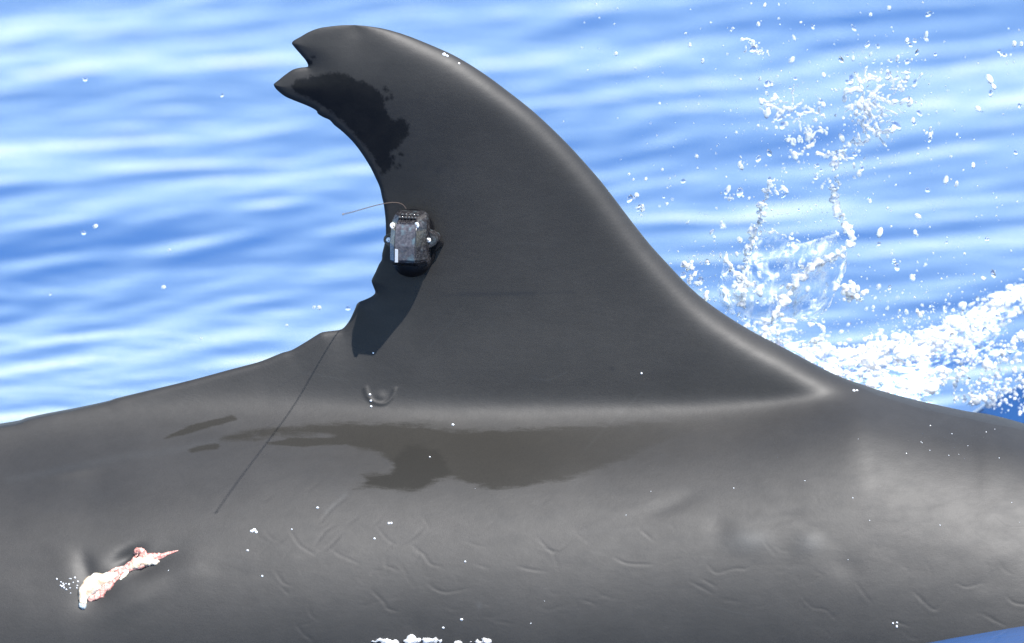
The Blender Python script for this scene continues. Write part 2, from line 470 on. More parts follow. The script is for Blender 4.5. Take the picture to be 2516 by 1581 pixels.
    for _ in range(95):
        x0, y0 = r.uniform(620, 2500), r.uniform(1210, 1560); L_ = r.uniform(14, 46); a_ = r.choice([0.75, -0.6, 0.3]) + r.normal(0, 0.25)
        q_ = [(x0, y0)]
        for _k in range(3):
            a_ += r.normal(-0.25, 0.45); q_.append((q_[-1][0] + L_ / 2 * math.cos(a_), q_[-1][1] + L_ / 2 * math.sin(a_)))
        wr.append(q_)
    for i_, pts in enumerate(wr):
        c = catmull(pts, 6)
        lo, hi = c.min(0) - 40, c.max(0) + 40
        k = np.where((px > lo[0]) & (px < hi[0]) & (py > lo[1]) & (py < hi[1]))[0]
        if not len(k): continue
        d = seg_dist(px[k], py[k], c); d2 = seg_dist(px[k], py[k] - 7, c)
        # fade towards the ends
        e = np.minimum(np.hypot(px[k] - c[0, 0], py[k] - c[0, 1]), np.hypot(px[k] - c[-1, 0], py[k] - c[-1, 1]))
        fd = np.clip((e + 8) / 26, 0.25, 1)
        a = r.uniform(0.6, 1.1) * (1.0 if i_ < n_big else 0.45)
        G[k] += fd * a * (-0.00027 * np.exp(-(d / 3.0) ** 2) + 0.00007 * np.exp(-(d2 / 6.0) ** 2))
    def bumpg(cx, cy, sx, sy, h, ang=0.0):
        ca, sa = math.cos(ang), math.sin(ang)
        u = (px - cx) * ca + (py - cy) * sa; v = -(px - cx) * sa + (py - cy) * ca
        G[:] += h * np.exp(-(u / sx) ** 2 - (v / sy) ** 2)
    bumpg(1838, 1330, 52, 30, 0.0012); bumpg(1985, 1335, 36, 26, 0.0010, -0.5); bumpg(2080, 1395, 40, 34, -0.0009, 0.6)
    bumpg(1765, 1300, 30, 40, -0.0007); bumpg(1650, 1240, 70, 20, -0.0011, -0.35); bumpg(1920, 1275, 60, 14, -0.0009, -0.2)
    bumpg(2390, 1350, 90, 60, 0.001); bumpg(240, 1195, 55, 40, -0.0012); bumpg(180, 1160, 60, 12, 0.0010, -0.15)
    # bed of the wound and the swelling round it
    bumpg(240, 1450, 60, 34, -0.004, -0.75); bumpg(345, 1395, 70, 26, -0.004, -0.35); bumpg(312, 1366, 36, 16, -0.0055, -0.5); bumpg(212, 1400, 22, 40, -0.0025, -0.3)
    bumpg(470, 1400, 40, 50, 0.0010, 0.6); bumpg(160, 1390, 40, 50, 0.0007); bumpg(330, 1480, 90, 30, 0.0016, -0.5)
    # trickle of water running off the fin base
    tr = catmull([(898,955),(905,975),(922,990),(945,992),(962,978),(970,958)], 6)
    k = np.where((px > 850) & (px < 1020) & (py > 900) & (py < 1040))[0]
    G[k] += 0.0011 * np.exp(-(seg_dist(px[k], py[k], tr) / 5.0) ** 2)
    bumpg(935, 975, 14, 12, 0.0012)
    # slow unevenness of the flank
    for _ in range(60):
        bumpg(r.uniform(-100, 2600), r.uniform(1130, 1620), r.uniform(25, 90), r.uniform(15, 45), r.normal(0, 0.0002), r.uniform(-0.6, 0.6))
    G = G.reshape(nz, NU); G[:, 0] = 0; G[:, -1] = 0
    # move along the surface normal
    n = np.stack([np.gradient(W, axis=1) / np.maximum(np.gradient(X, axis=1), 1e-6), np.ones_like(W)], -1)
    Vf = Vf.reshape(nz, NU, 3)
    du = np.gradient(Vf, axis=1); dv = np.gradient(Vf, axis=0)
    nn = np.cross(du, dv); ln = np.linalg.norm(nn, axis=-1, keepdims=True) + 1e-12; nn /= ln
    sgn = np.where(nn[..., 1:2] > 0, -1.0, 1.0)
    Vf = Vf + nn * sgn * G[..., None]
    Vb = np.stack([X, W, Z], -1)
    # ---- stain fields (photo pixels, positive inside)
    pxf, pyf = px, py
    def field(poly, default=-200.0):
        f = np.full(len(px), default); c = np.array(poly)
        k = np.where((px > c[:, 0].min() - 120) & (px < c[:, 0].max() + 120) & (py > c[:, 1].min() - 120) & (py < c[:, 1].max() + 120))[0]
        f[k] = poly_sd(px[k], py[k], c); return f
    C1 = lambda pts: crop((640, 30), 0.2975, pts); C5 = lambda pts: crop((400, 940), 0.3738, pts)
    wet = field(catmull(C1([(250,610),(300,560),(440,530),(560,505),(720,515),(800,560),(900,595),(970,650),(1020,720),(1035,790),(1060,850),(1110,895),(1150,865),(1215,920),
        (1225,1000),(1180,1060),(1130,1130),(1070,1170),(1090,1230),(1065,1315),(1000,1340),(970,1280),(890,1150),(760,990),(640,880),(500,770),(380,715),(280,665),(250,610)]), 4)[:-1])
    for (a, b, rr) in ((1030,635,18),(1050,655,18),(1075,680,14),(1050,722,24),(1080,715,18),(1150,1268,20),(1130,1285,14),(1160,1175,16),(1090,1200,20),(1100,1250,16),(430,375,18),(400,410,26)):
        cx, cy = C1([(a, b)])[0]
        wet = np.maximum(wet, rr * 0.2975 - np.hypot(px - cx, py - cy))
    brown = field(C5([(360,370),(480,330),(600,300),(830,280),(1200,265),(1600,270),(1900,310),(2400,300),(3000,270),(3500,230),(3650,260),(3350,380),(3050,500),(2800,600),(2600,660),(2400,690),(2170,715),
        (1980,655),(1900,630),(1800,655),(1650,722),(1560,722),(1400,695),(1240,705),(1330,655),(1300,600),(1490,590),(1500,540),(1430,480),(1290,445),(1140,375),(1040,350),(760,355),(680,380),(370,392)]))
    for q in ([(690,400),(850,378),(1150,368),(1190,400),(900,415)], [(10,368),(200,288),(450,228),(480,240),(260,302)], [(170,445),(360,410),(360,425),(190,452)]):
        brown = np.maximum(brown, field(C5(q)) * 3 + 14)
    bfade = 1 - np.clip((px - 1230) / 520, 0, 1) ** 1.3
    core = field(C5([(1500,510),(1600,420),(1700,405),(1810,440),(1850,500),(1915,590),(1800,650),(1650,715),(1500,700),(1330,680),(1320,630),(1500,585)]))
    core = np.maximum(core, field(C5([(1560,266),(1700,252),(1900,280),(1910,290),(1750,298)])) * 2 + 10)
    scar = 0.55 * np.exp(-(seg_dist(px, py, [(1130,722),(1310,722)]) / 6.0) ** 2) + 0.35 * np.exp(-(seg_dist(px, py, [(1060,728),(1410,718)]) / 4.0) ** 2)
    scar += 0.7 * np.exp(-((px - 1505) / 7) ** 2 - ((py - 906) / 4) ** 2)
    for _ in range(14):
        scar += 0.5 * np.exp(-((px - r.uniform(1040, 1120)) / r.uniform(4, 9)) ** 2 - ((py - r.uniform(380, 520)) / r.uniform(5, 14)) ** 2) * 0.6
    pale = 0.55 * np.exp(-((px - 1838) / 48) ** 2 - ((py - 1330) / 26) ** 2) + 0.5 * np.exp(-((px - 1990) / 30) ** 2 - ((py - 1335) / 22) ** 2)
    pale += 0.5 * np.exp(-((px - 1178) / 6) ** 2 - ((py - 1488) / 8) ** 2)
    pale += 0.16 * np.exp(-(seg_dist(px, py, catmull([(20,1178),(130,1160),(270,1128),(400,1110),(540,1085)], 5)) / 10) ** 2)
    pale += 0.25 * np.exp(-(seg_dist(px, py, [(800,1260),(850,1215)]) / 6) ** 2)
    for _ in range(46):     # faint old scratches
        x0, y0 = r.uniform(0, 2500), r.uniform(420, 1560); L_ = math.exp(r.normal(math.log(90), 0.6)); a_ = r.normal(-0.35, 0.5)
        c = catmull([(x0, y0), (x0 + 0.5 * L_ * math.cos(a_), y0 + 0.5 * L_ * math.sin(a_) + r.normal(0, 5)), (x0 + L_ * math.cos(a_), y0 + L_ * math.sin(a_))], 4)
        k = np.where((px > c[:, 0].min() - 12) & (px < c[:, 0].max() + 12) & (py > c[:, 1].min() - 12) & (py < c[:, 1].max() + 12))[0]
        if len(k):
            q_ = np.exp(-(seg_dist(px[k], py[k], c) / 2.6) ** 2)
            if r.random() < 0.5: pale[k] += r.uniform(0.06, 0.2) * q_
            else: scar[k] += r.uniform(0.1, 0.3) * q_
    nV = nz * NU
    V = np.vstack([Vf.reshape(-1, 3), Vb.reshape(-1, 3)])
    idx = np.arange(nV).reshape(nz, NU); bidx = idx + nV
    bidx[:, 0] = idx[:, 0]; bidx[:, -1] = idx[:, -1]; bidx[-1] = idx[-1]; bidx[0] = idx[0]
    q = lambda I: np.stack([I[:-1, :-1], I[1:, :-1], I[1:, 1:], I[:-1, 1:]], -1).reshape(-1, 4)
    Ff = q(idx); Fb = q(bidx)[:, ::-1]
    F = np.vstack([Ff, Fb])
    used = np.unique(F); mp = np.full(len(V), -1); mp[used] = np.arange(len(used))
    V = V[used]; F = mp[F]
    body = mesh_np('whale', V, F, M_SKIN)
    for nm, f in (('wet', wet), ('brown', brown), ('core', core), ('brownfade', bfade), ('scar', np.clip(scar, 0, 1)), ('pale', np.clip(pale, 0, 1))):
        full = np.concatenate([f, np.full(nV, -200.0 if nm in ('wet', 'brown', 'core') else 0.0)])[used]
        at = body.data.attributes.new(nm, 'FLOAT', 'POINT'); at.data.foreach_set('value', full.astype(np.float32))
    tag(body, 'dark grey whale back with tall hooked dorsal fin, notched at its tip', 'whale')
    bvh = BVHTree.FromPolygons([tuple(v) for v in Vf.reshape(-1, 3)], [tuple(int(a) for a in f) for f in Ff])
    return body, bvh
WHALE, BVH = build_whale()

def on_skin(px, py):
    """point and outward normal of the near flank at a photo pixel"""
    d = Vector(P([px], [py], 0.0)[0]) - Vector(CAMP); d.normalize()
    loc, nor, _, _ = BVH.ray_cast(Vector(CAMP), d)
    if loc is None:
        return Vector(P([px], [py], -0.2)[0]), Vector((0, -1, 0))
    if nor.dot(d) > 0: nor = -nor
    return loc, nor

# ================================================================== wound on the flank
def mat_flesh(name, lo, hi, scale=260, lo2=None):
    m = NT(name)
    v = m.coords()
    n = m.noise(scale, 4, 0.65, v)
    c = m.mix(m.remap(n, 0.38, 0.62), (*lo, 1), (*hi, 1))
    nb = m.bump(m.noise(500, 3, 0.6, v), 0.5, 0.001)
    m.set(Base_Color=c, Roughness=0.35, Normal=nb, Subsurface_Weight=0.15)
    m.b.inputs['Subsurface Radius'].default_value = (0.004, 0.0015, 0.001)
    return m.m
M_FL_W = mat_flesh('blubber_white', (0.46, 0.34, 0.23), (0.70, 0.62, 0.49), 130)
M_FL_P = mat_flesh('raw_flesh_pink', (0.30, 0.095, 0.08), (0.56, 0.34, 0.28), 320)
M_FL_G = mat_flesh('dead_skin_grey', (0.20, 0.24, 0.25), (0.42, 0.46, 0.46), 300)
M_FL_C = mat_flesh('cream_flap', (0.62, 0.52, 0.38), (0.80, 0.74, 0.60), 300)
def crop4(pts): return [(100 + 0.2076 * a, 1280 + 0.2076 * b, *[0.2076 * q for q in c]) for a, b, *c in pts]
def lobe(name, pts, mat, parent, seed, rough=0.18, thick=0.6):
    """a lumpy flattened roll of tissue lying on the skin; pts = (px, py, half width px)"""
    r = np.random.default_rng(seed)
    c = catmull(pts, 7)
    N = len(c); M = 14
    ring = []
    loc = []
    for i in range(N):
        l, n = on_skin(c[i, 0], c[i, 1]); loc.append((l, n))
    for i in range(N):
        l, n = loc[i]
        t = (loc[min(i + 1, N - 1)][0] - loc[max(i - 1, 0)][0]).normalized()
        s = n.cross(t).normalized()
        hw = max(c[i, 2], 0.4) * K
        for j in range(M):
            a = 2 * math.pi * j / M
            k = 1 + rough * (0.7 * math.sin(3 * a + i * 0.9 + seed) + 0.5 * math.sin(2 * a - i * 0.55) + r.normal(0, 0.25))
            ring.append(l + s * (math.cos(a) * hw * k) + n * ((math.sin(a) * thick + thick * 0.35) * hw * k))
    V = [tuple(v) for v in ring]
    F = []
    for i in range(N - 1):
        for j in range(M):
            F.append((i * M + j, i * M + (j + 1) % M, (i + 1) * M + (j + 1) % M, (i + 1) * M + j))
    bm = bmesh.new()
    vs_ = [bm.verts.new(v) for v in V]
    for f in F: bm.faces.new([vs_[q] for q in f])
    bm.faces.new([vs_[j] for j in range(M)]); bm.faces.new([vs_[(N - 1) * M + j] for j in range(M)])
    return bm_obj(name, bm, mat, parent, True)
wound = lobe('wound', crop4([(560,940,30),(640,880,70),(740,790,85),(850,690,55),(960,600,40),(1080,540,60),(1220,480,75),(1340,430,50),(1420,420,34),(1520,385,18),(1630,352,4)]), M_FL_P, WHALE, 2, 0.22, 0.30)
wound['label'] = 'raw pink and white open wound low on the flank'
lobe('flesh_lobe', crop4([(500,990,40),(505,900,62),(560,810,100),(660,730,100),(770,690,70),(860,650,45),(925,640,16)]), M_FL_W, wound, 5, 0.10, 0.62)
lobe('flesh_lobe', crop4([(1045,580,20),(1100,530,48),(1190,490,58),(1280,480,60),(1340,490,40),(1390,490,26),(1400,495,8)]), M_FL_W, wound, 9, 0.16, 0.55)
lobe('flesh_flap', crop4([(940,700,10),(970,665,22),(1010,625,24),(1050,580,16)]), M_FL_C, wound, 12, 0.16, 0.6)
lobe('skin_flap', crop4([(480,950,30),(495,1000,44),(500,1035,36),(498,1050,14)]), M_FL_G, wound, 15, 0.12, 0.5)
lobe('tissue_knob', crop4([(1110,400,14),(1130,370,36),(1180,360,40),(1220,385,34),(1260,410,18)]), M_FL_P, wound, 18, 0.22, 0.55)
lobe('tissue_strand', crop4([(1050,520,8),(1090,470,20),(1120,430,18),(1150,390,10)]), M_FL_P, wound, 20, 0.22, 0.45)
lobe('tissue_strand', crop4([(790,620,6),(860,585,16),(930,560,18),(1010,545,12),(1060,530,5)]), M_FL_P, wound, 22, 0.22, 0.45)

# ================================================================== satellite tag
def mat_tag():
    m = NT('tag_epoxy'); v = m.coords()
    n = m.noise(420, 4, 0.7, v); n2 = m.noise(110, 3, 0.6, v)
    c = m.mix(m.remap(n, 0.45, 0.7), (0.010, 0.0095, 0.011, 1), (0.05, 0.046, 0.048, 1))
    c = m.mix(m.math('MULTIPLY', m.remap(n2, 0.55, 0.75), 0.6), c, (0.05, 0.075, 0.085, 1))
    m.set(Base_Color=c, Roughness=m.remap(n2, 0.3, 0.7, 0.12, 0.34), Normal=m.bump(n2, 0.25, 0.0015)); return m.m
def mat_tag_panel():
    m = NT('tag_panel'); v = m.coords()
    n = m.noise(300, 4, 0.75, v); n2 = m.noise(90, 3, 0.6, v); n3 = m.noise(1400, 2, 0.5, v)
    c = m.mix(m.remap(n, 0.35, 0.72), (0.034, 0.031, 0.037, 1), (0.085, 0.08, 0.088, 1))
    c = m.mix(m.math('MULTIPLY', m.remap(n2, 0.5, 0.7), 0.7), c, (0.09, 0.14, 0.16, 1))
    c = m.mix(m.remap(n3, 0.76, 0.80), c, (0.5, 0.5, 0.48, 1))  # white glints painted into the panel colour as fine specks
    m.set(Base_Color=c, Roughness=0.10, Normal=m.bump(n, 0.45, 0.0008)); return m.m
M_TAG = mat_tag(); M_PANEL = mat_tag_panel()
M_BLACK = plain('tag_rubber', (0.004, 0.004, 0.005), 0.5, Specular_IOR_Level=0.2)
M_SCREW = plain('tag_screw', (0.72, 0.74, 0.76), 0.3, Metallic=0.3)
M_STUD = plain('tag_stud', (0.05, 0.05, 0.05), 0.08)
M_WIRE = plain('antenna_wire', (0.16, 0.12, 0.10), 0.35, Metallic=0.5)

TB, TN = on_skin(1020, 590)
tagr = bpy.data.objects.new('satellite_tag', None); COL.objects.link(tagr)
tagr.location = TB
tag(tagr, 'small black tracking tag with a wire antenna, pinned to the dorsal fin', 'tag')
# local frame: x right, y out of the fin, z up
ty = TN.normalized(); tx = Vector((1, 0, 0)); tx = (tx - ty * tx.dot(ty)).normalized(); tz = tx.cross(ty) * 1.0
if tz.z < 0: tz = -tz
tagr.rotation_euler = Matrix((-tx, ty, tz)).transposed().to_euler()
MIRX = True          # the tag is drawn with x to the right; its frame has x to the left
tagr.empty_display_size = 0.03
tagr.scale = (1, 1.28, 1)
def tl(px, py, y):     # local point for a photo pixel around the tag
    return Vector(((1020 - px) * K, y, -(py - 590) * K * 1.0))
# housing: stack of facetted cross sections, bottom to top (half widths, depths)
def housing():
    bm = bmesh.new()
    # each section: z, half width back, half width of front panel, back y, front y
    secs = [(-0.0285, 0.0130, 0.0080, 0.003, 0.012), (-0.0240, 0.0172, 0.0100, 0.003, 0.019), (-0.0170, 0.0186, 0.0108, 0.002, 0.0305), (-0.0140, 0.0186, 0.0110, 0.002, 0.0325),
            (0.0, 0.0184, 0.0108, 0.002, 0.0330), (0.0150, 0.0180, 0.0104, 0.002, 0.0300), (0.0215, 0.0174, 0.0098, 0.003, 0.0260), (0.0270, 0.0160, 0.0088, 0.004, 0.0190), (0.0300, 0.0132, 0.0070, 0.005, 0.0120)]
    rings = []
    for z, hb, hf, yb, yf in secs:
        ym = yb + (yf - yb) * 0.62
        pts = [(-hb * 0.85, yb), (-hb, yb + (ym - yb) * 0.35), (-hb, ym), (-hf, yf), (hf, yf), (hb, ym), (hb, yb + (ym - yb) * 0.35), (hb * 0.85, yb)]
        rings.append([bm.verts.new((x - 0.0002, y, z)) for x, y in pts])
    for a, b in zip(rings, rings[1:]):
        for j in range(8):
            bm.faces.new((a[j], a[(j + 1) % 8], b[(j + 1) % 8], b[j]))
    bm.faces.new(rings[0]); bm.faces.new(rings[-1])
    bmesh.ops.recalc_face_normals(bm, faces=bm.faces)
    bmesh.ops.bevel(bm, geom=list(bm.edges), offset=0.0005, segments=1, affect='EDGES')
    return bm
bm_obj('housing', housing(), M_TAG, tagr)
def plate(name, outline, y0, y1, mat, bev=0.0004, parent=None):
    bm = bmesh.new()
    a = [bm.verts.new((x, y0, z)) for x, z in outline]; b = [bm.verts.new((x, y1, z)) for x, z in outline]
    n = len(a)
    bm.faces.new(a); bm.faces.new(b)
    for i in range(n): bm.faces.new((a[i], a[(i + 1) % n], b[(i + 1) % n], b[i]))
    bmesh.ops.recalc_face_normals(bm, faces=bm.faces)
    if bev: bmesh.ops.bevel(bm, geom=list(bm.edges), offset=bev, segments=2, affect='EDGES')
    return bm_obj(name, bm, mat, parent or tagr)
def arc(cx, cz, r, a0, a1, n): return [(cx + r * math.cos(R(a0 + (a1 - a0) * i / n)), cz + r * math.sin(R(a0 + (a1 - a0) * i / n))) for i in range(n + 1)]
# front panel slightly proud of the housing
bm = bmesh.new()
fr = [(-0.0100, 0.0338, -0.0150), (0.0098, 0.0338, -0.0150), (0.0098, 0.0342, 0.0), (-0.0100, 0.0342, 0.0), ]
rows = [(-0.0163, 0.0325), (-0.0135, 0.0342), (0.0, 0.0345), (0.0145, 0.0318), (0.0205, 0.0282)]
ra = [[bm.verts.new((s * (0.0099 - 0.00004 * i), y, z)) for s in (-1, -0.3, 0.4, 1)] for i, (z, y) in enumerate(rows)]
for a, b in zip(ra, ra[1:]):
    for j in range(3): bm.faces.new((a[j], a[j + 1], b[j + 1], b[j]))
ext = bmesh.ops.extrude_face_region(bm, geom=list(bm.faces))
for v in [g for g in ext['geom'] if isinstance(g, bmesh.types.BMVert)]: v.co.y -= 0.0022
bm_obj('front_panel', bm, M_PANEL, tagr)
# pale strip at the panel's lower left corner
plate('label_strip', [(-0.0096, -0.0158), (-0.0066, -0.0158), (-0.0064, -0.0030), (-0.0094, -0.0026)], 0.0335, 0.0352, plain('strip_white', (0.42, 0.44, 0.47), 0.15), 0.0002)
# rubber base with rounded foot
plate('base', arc(0, -0.012, 0.0205, 180, 360, 14) + arc(0, 0.012, 0.0195, 0, 180, 12), -0.004, 0.0055, M_BLACK, 0.0012)
# foot that curves back below the front panel
bm = bmesh.new()
bmesh.ops.create_uvsphere(bm, u_segments=24, v_segments=14, radius=1.0)
for v in bm.verts: v.co = Vector((v.co.x * 0.0186, 0.0110 + v.co.y * 0.0140, -0.0195 + v.co.z * (0.0150 if v.co.z < 0 else 0.006)))
bm_obj('foot', bm, M_BLACK, tagr, True)
def disc(bm, c, r, h, seg=14, dome=0.35):
    v0 = [bm.verts.new((c[0] + r * math.cos(6.283 * i / seg), c[1], c[2] + r * math.sin(6.283 * i / seg))) for i in range(seg)]
    v1 = [bm.verts.new((c[0] + r * math.cos(6.283 * i / seg), c[1] + h, c[2] + r * math.sin(6.283 * i / seg))) for i in range(seg)]
    v2 = [bm.verts.new((c[0] + 0.65 * r * math.cos(6.283 * i / seg), c[1] + h * (1 + dome), c[2] + 0.65 * r * math.sin(6.283 * i / seg))) for i in range(seg)]
    for a, b in ((v0, v1), (v1, v2)):
        for i in range(seg): bm.faces.new((a[i], a[(i + 1) % seg], b[(i + 1) % seg], b[i]))
    bm.faces.new(v2); bm.faces.new(v0)
def screw(px, py, y, r, parent, tilt=0.0):
    bm = bmesh.new(); disc(bm, (0, 0, 0), r, 0.0011)
    o = bm_obj('screw', bm, M_SCREW, parent)
    o.location = tl(px, py, y); o.rotation_euler = (R(8), 0, -tilt)
    bm2 = bmesh.new(); disc(bm2, (0.0003, 0.0016, -0.0003), r * 0.18, 0.0004, 10)
    s = bm_obj('socket', bm2, M_BLACK, o)
    return o
screw(1045, 541, 0.0262, 0.0033, tagr, R(35)); screw(982, 544, 0.0252, 0.0030, tagr, R(-58))
for sx, cx, cy in ((-1, 962, 587), (1, 1071, 582)):
    c = tl(cx, cy, 0); c.x *= -1
    if sx > 0: ol = arc(c.x, c.z, 0.0062, -70, 70, 10) + [(c.x - 0.009, c.z + 0.0135), (c.x - 0.009, c.z - 0.0125)]
    else: ol = arc(c.x, c.z, 0.0056, 110, 250, 10) + [(c.x + 0.009, c.z - 0.0125), (c.x + 0.009, c.z + 0.0125)]
    lg = plate('lug', ol, 0.001, 0.0105 if sx < 0 else 0.0150, M_TAG, 0.0004)
    screw(cx if sx < 0 else 1066, cy, 0.0103 if sx < 0 else 0.0148, 0.0025 if sx < 0 else 0.0022, lg)
plate('fin_plate', [(0.0195, -0.012), (0.0285, -0.0045), (0.0285, -0.0005), (0.0200, 0.004)], -0.003, 0.0045, M_BLACK, 0.0008)
# two rows of little studs over the shoulder
for rowi, (yy, zz, n) in enumerate(((0.0225, 0.0262, 6), (0.0180, 0.0290, 5))):
    for i in range(n):
        bm = bmesh.new(); bmesh.ops.create_icosphere(bm, subdivisions=2, radius=0.0014)
        o = bm_obj('stud', bm, M_STUD, tagr, True)
        o.location = (0.0085 - 0.0175 * (i + 0.4 * rowi) / (n - 0.4), yy, zz - 0.0009 * rowi)
# dart shaft joining base and fin
bm = bmesh.new(); disc(bm, (0, -0.014, 0.002), 0.003, 0.013); bm_obj('dart', bm, M_SCREW, tagr)
MIRX = False
def tube(name, pts, rad, mat, parent, seg=8):
    pts = [Vector(p) for p in pts]; bm = bmesh.new(); prev = None
    for i, p in enumerate(pts):
        t = (pts[min(i + 1, len(pts) - 1)] - pts[max(i - 1, 0)]).normalized()
        a = t.cross(Vector((0.13, 0.2, 0.97))).normalized(); b = t.cross(a)
        rr = rad[i] if hasattr(rad, '__len__') else rad
        ring = [bm.verts.new(p + (a * math.cos(6.283 * j / seg) + b * math.sin(6.283 * j / seg)) * rr) for j in range(seg)]
        if prev:
            for j in range(seg): bm.faces.new((prev[j], prev[(j + 1) % seg], ring[(j + 1) % seg], ring[j]))
        else: bm.faces.new(ring)
        prev = ring
    bm.faces.new(prev)
    return bm_obj(name, bm, mat, parent, True)
# antenna: rises from the top, bends left and out towards the open air
mw = Matrix.LocRotScale(tagr.location, tagr.rotation_euler, tagr.scale).inverted()
ap = []
for px, py, yy in ((998,514,-0.024),(990,504,-0.027),(978,499,-0.034),(960,498.5,-0.054),(943,501,-0.080),(920,506,-0.120),(895,513,-0.165),(868,521,-0.212),(843,527,-0.257)):
    ap.append(tuple(P([px], [py], TB.y + yy)[0]))
ap = catmull(ap, 5)
ap = [mw @ Vector(p) for p in ap]
ant = tube('antenna', ap, 0.00042, M_WIRE, tagr)
bm = bmesh.new(); bmesh.ops.create_icosphere(bm, subdivisions=2, radius=0.0010)
o = bm_obj('antenna_tip', bm, M_WIRE, ant, True); o.location = ap[-1]

# ================================================================== spray, splash and foam
def ico(sub):
    bm = bmesh.new(); bmesh.ops.create_icosphere(bm, subdivisions=sub, radius=1.0)
    V = np.array([v.co[:] for v in bm.verts]); F = np.array([[v.index for v in f.verts] for f in bm.faces]); bm.free(); return V, F
IV1, IF1 = ico(1); IV2, IF2 = ico(2)
def blobs(name, C, rad, mat, parent=None, sub=1, wob=0.22, stretch=0.4, seed=1, merge=None, axis=None):
    """many small lumps of water as one mesh; C (n,3), rad (n,)"""
    r = np.random.default_rng(seed)
    BV, BF = (IV1, IF1) if sub == 1 else (IV2, IF2)
    n = len(C); m_ = len(BV)
    ax = r.normal(size=(n, 3)); ax /= np.linalg.norm(ax, axis=1, keepdims=True)
    st = np.exp(r.normal(0, stretch, n))
    if axis is not None:
        ax = np.array(axis)[None] + r.normal(0, 0.25, (n, 3)); ax /= np.linalg.norm(ax, axis=1, keepdims=True); st = np.exp(np.abs(r.normal(0.5, 0.35, n)))
    V = np.repeat(BV[None], n, 0)
    ph = r.uniform(0, 6.28, (n, 3)); fr = r.uniform(1.5, 3.0, (n, 3))
    k = 1 + wob * (np.sin(V[..., 0] * fr[:, None, 0] + ph[:, None, 0]) + np.sin(V[..., 1] * fr[:, None, 1] + ph[:, None, 1]) + np.sin(V[..., 2] * fr[:, None, 2] + ph[:, None, 2])) / 1.7
    V = V * k[..., None]
    pr = np.einsum('nij,nj->ni', V, ax)
    V = V + pr[..., None] * ax[:, None, :] * (st - 1)[:, None, None]
    V = V * rad[:, None, None] + C[:, None, :]
    F = (BF[None] + (np.arange(n) * m_)[:, None, None]).reshape(-1, 3)
    o = mesh_np(name, V.reshape(-1, 3), F, mat, parent)
    if merge:
        md = o.modifiers.new('merge', 'REMESH'); md.mode = 'VOXEL'; md.voxel_size = merge; md.use_smooth_shade = True
        sm = o.modifiers.new('relax', 'SMOOTH'); sm.factor = 0.5; sm.iterations = 4
    return o
def rope_pts(pts, Y, step, jit, r):
    c = catmull(pts, 10)
    L = np.concatenate([[0], np.cumsum(np.hypot(*np.diff(c, axis=0).T))])
    s = np.arange(0, L[-1], step)
    x = np.interp(s, L, c[:, 0]) + r.normal(0, jit, len(s)); y = np.interp(s, L, c[:, 1]) + r.normal(0, jit, len(s))
    if hasattr(Y, '__len__'): Yv = np.interp(s / L[-1], np.linspace(0, 1, len(Y)), Y)
    else: Yv = np.full(len(s), Y)
    return x, y, Yv + r.normal(0, jit * K * 0.8, len(s))
splash = bpy.data.objects.new('splash', None); COL.objects.link(splash)
splash.location = (0.25, 0.12, 0.0); splash.empty_display_size = 0.05
tag(splash, 'crown of splashing water with beaded rims rising beside the front of the fin', 'splash')
def under(o, par):      # parent while keeping world coordinates
    o.parent = par; o.matrix_parent_inverse = Matrix.Translation(par.location).inverted()
r = np.random.default_rng(11)
ROPES = [  # points, depth, bead radius px, step, jitter
 ([(1896,442),(1878,492),(1870,534),(1850,566),(1842,603),(1831,640),(1822,680),(1828,730),(1812,775)], (0.10,0.12), (4,10), 3.0, 6),
 ([(2056,440),(2051,499),(2067,534),(2081,562),(2094,585),(2076,610),(2050,630),(2016,645),(1993,655),(1965,680),(1942,714),(1924,751),(1896,785)], (0.16,0.10), (4,11), 2.6, 6),
 ([(1878,567),(1915,575),(1947,587),(1965,599)], 0.12, (3,7), 4, 2),
 ([(1965,599),(1993,592),(2025,582),(2062,569)], 0.14, (1.6,2.6), 2, 0.6),
 ([(2079,622),(2077,659),(2064,696),(2049,724),(2035,756),(2016,775),(1993,788),(1951,784),(1915,775)], (0.15,0.10), (2.2,4.0), 2, 0.8),
 ([(1970,850),(2000,838),(2022,825),(2025,812),(2010,800),(1984,797)], 0.11, (4,9), 4, 2),
 ([(1780,627),(1799,659),(1822,687),(1852,700)], 0.10, (4,9), 3.5, 4),
 ([(1876,560),(1888,590),(1905,620),(1912,645)], 0.12, (1.8,3.2), 2.5, 1),
 ([(1690,640),(1702,675),(1715,700),(1740,735)], 0.08, (3,10), 3.0, 9),
 ([(1700,630),(1730,650),(1765,640),(1790,620)], 0.09, (2,7), 4, 7),
]
for i, (pts, Y, (r0, r1), st, jt) in enumerate(ROPES):
    x, y, Yv = rope_pts(pts, Y, st, jt, r)
    rad = np.exp(r.uniform(math.log(r0), math.log(r1), len(x))) * K * 0.74
    o = blobs('bead_strand', P(x, y, Yv), rad, M_DROP if r1 > 3.5 else M_CLEAR, None, 2 if r1 > 8 else 1, 0.2, 0.25, 100 + i, 0.0009)
    under(o, splash)
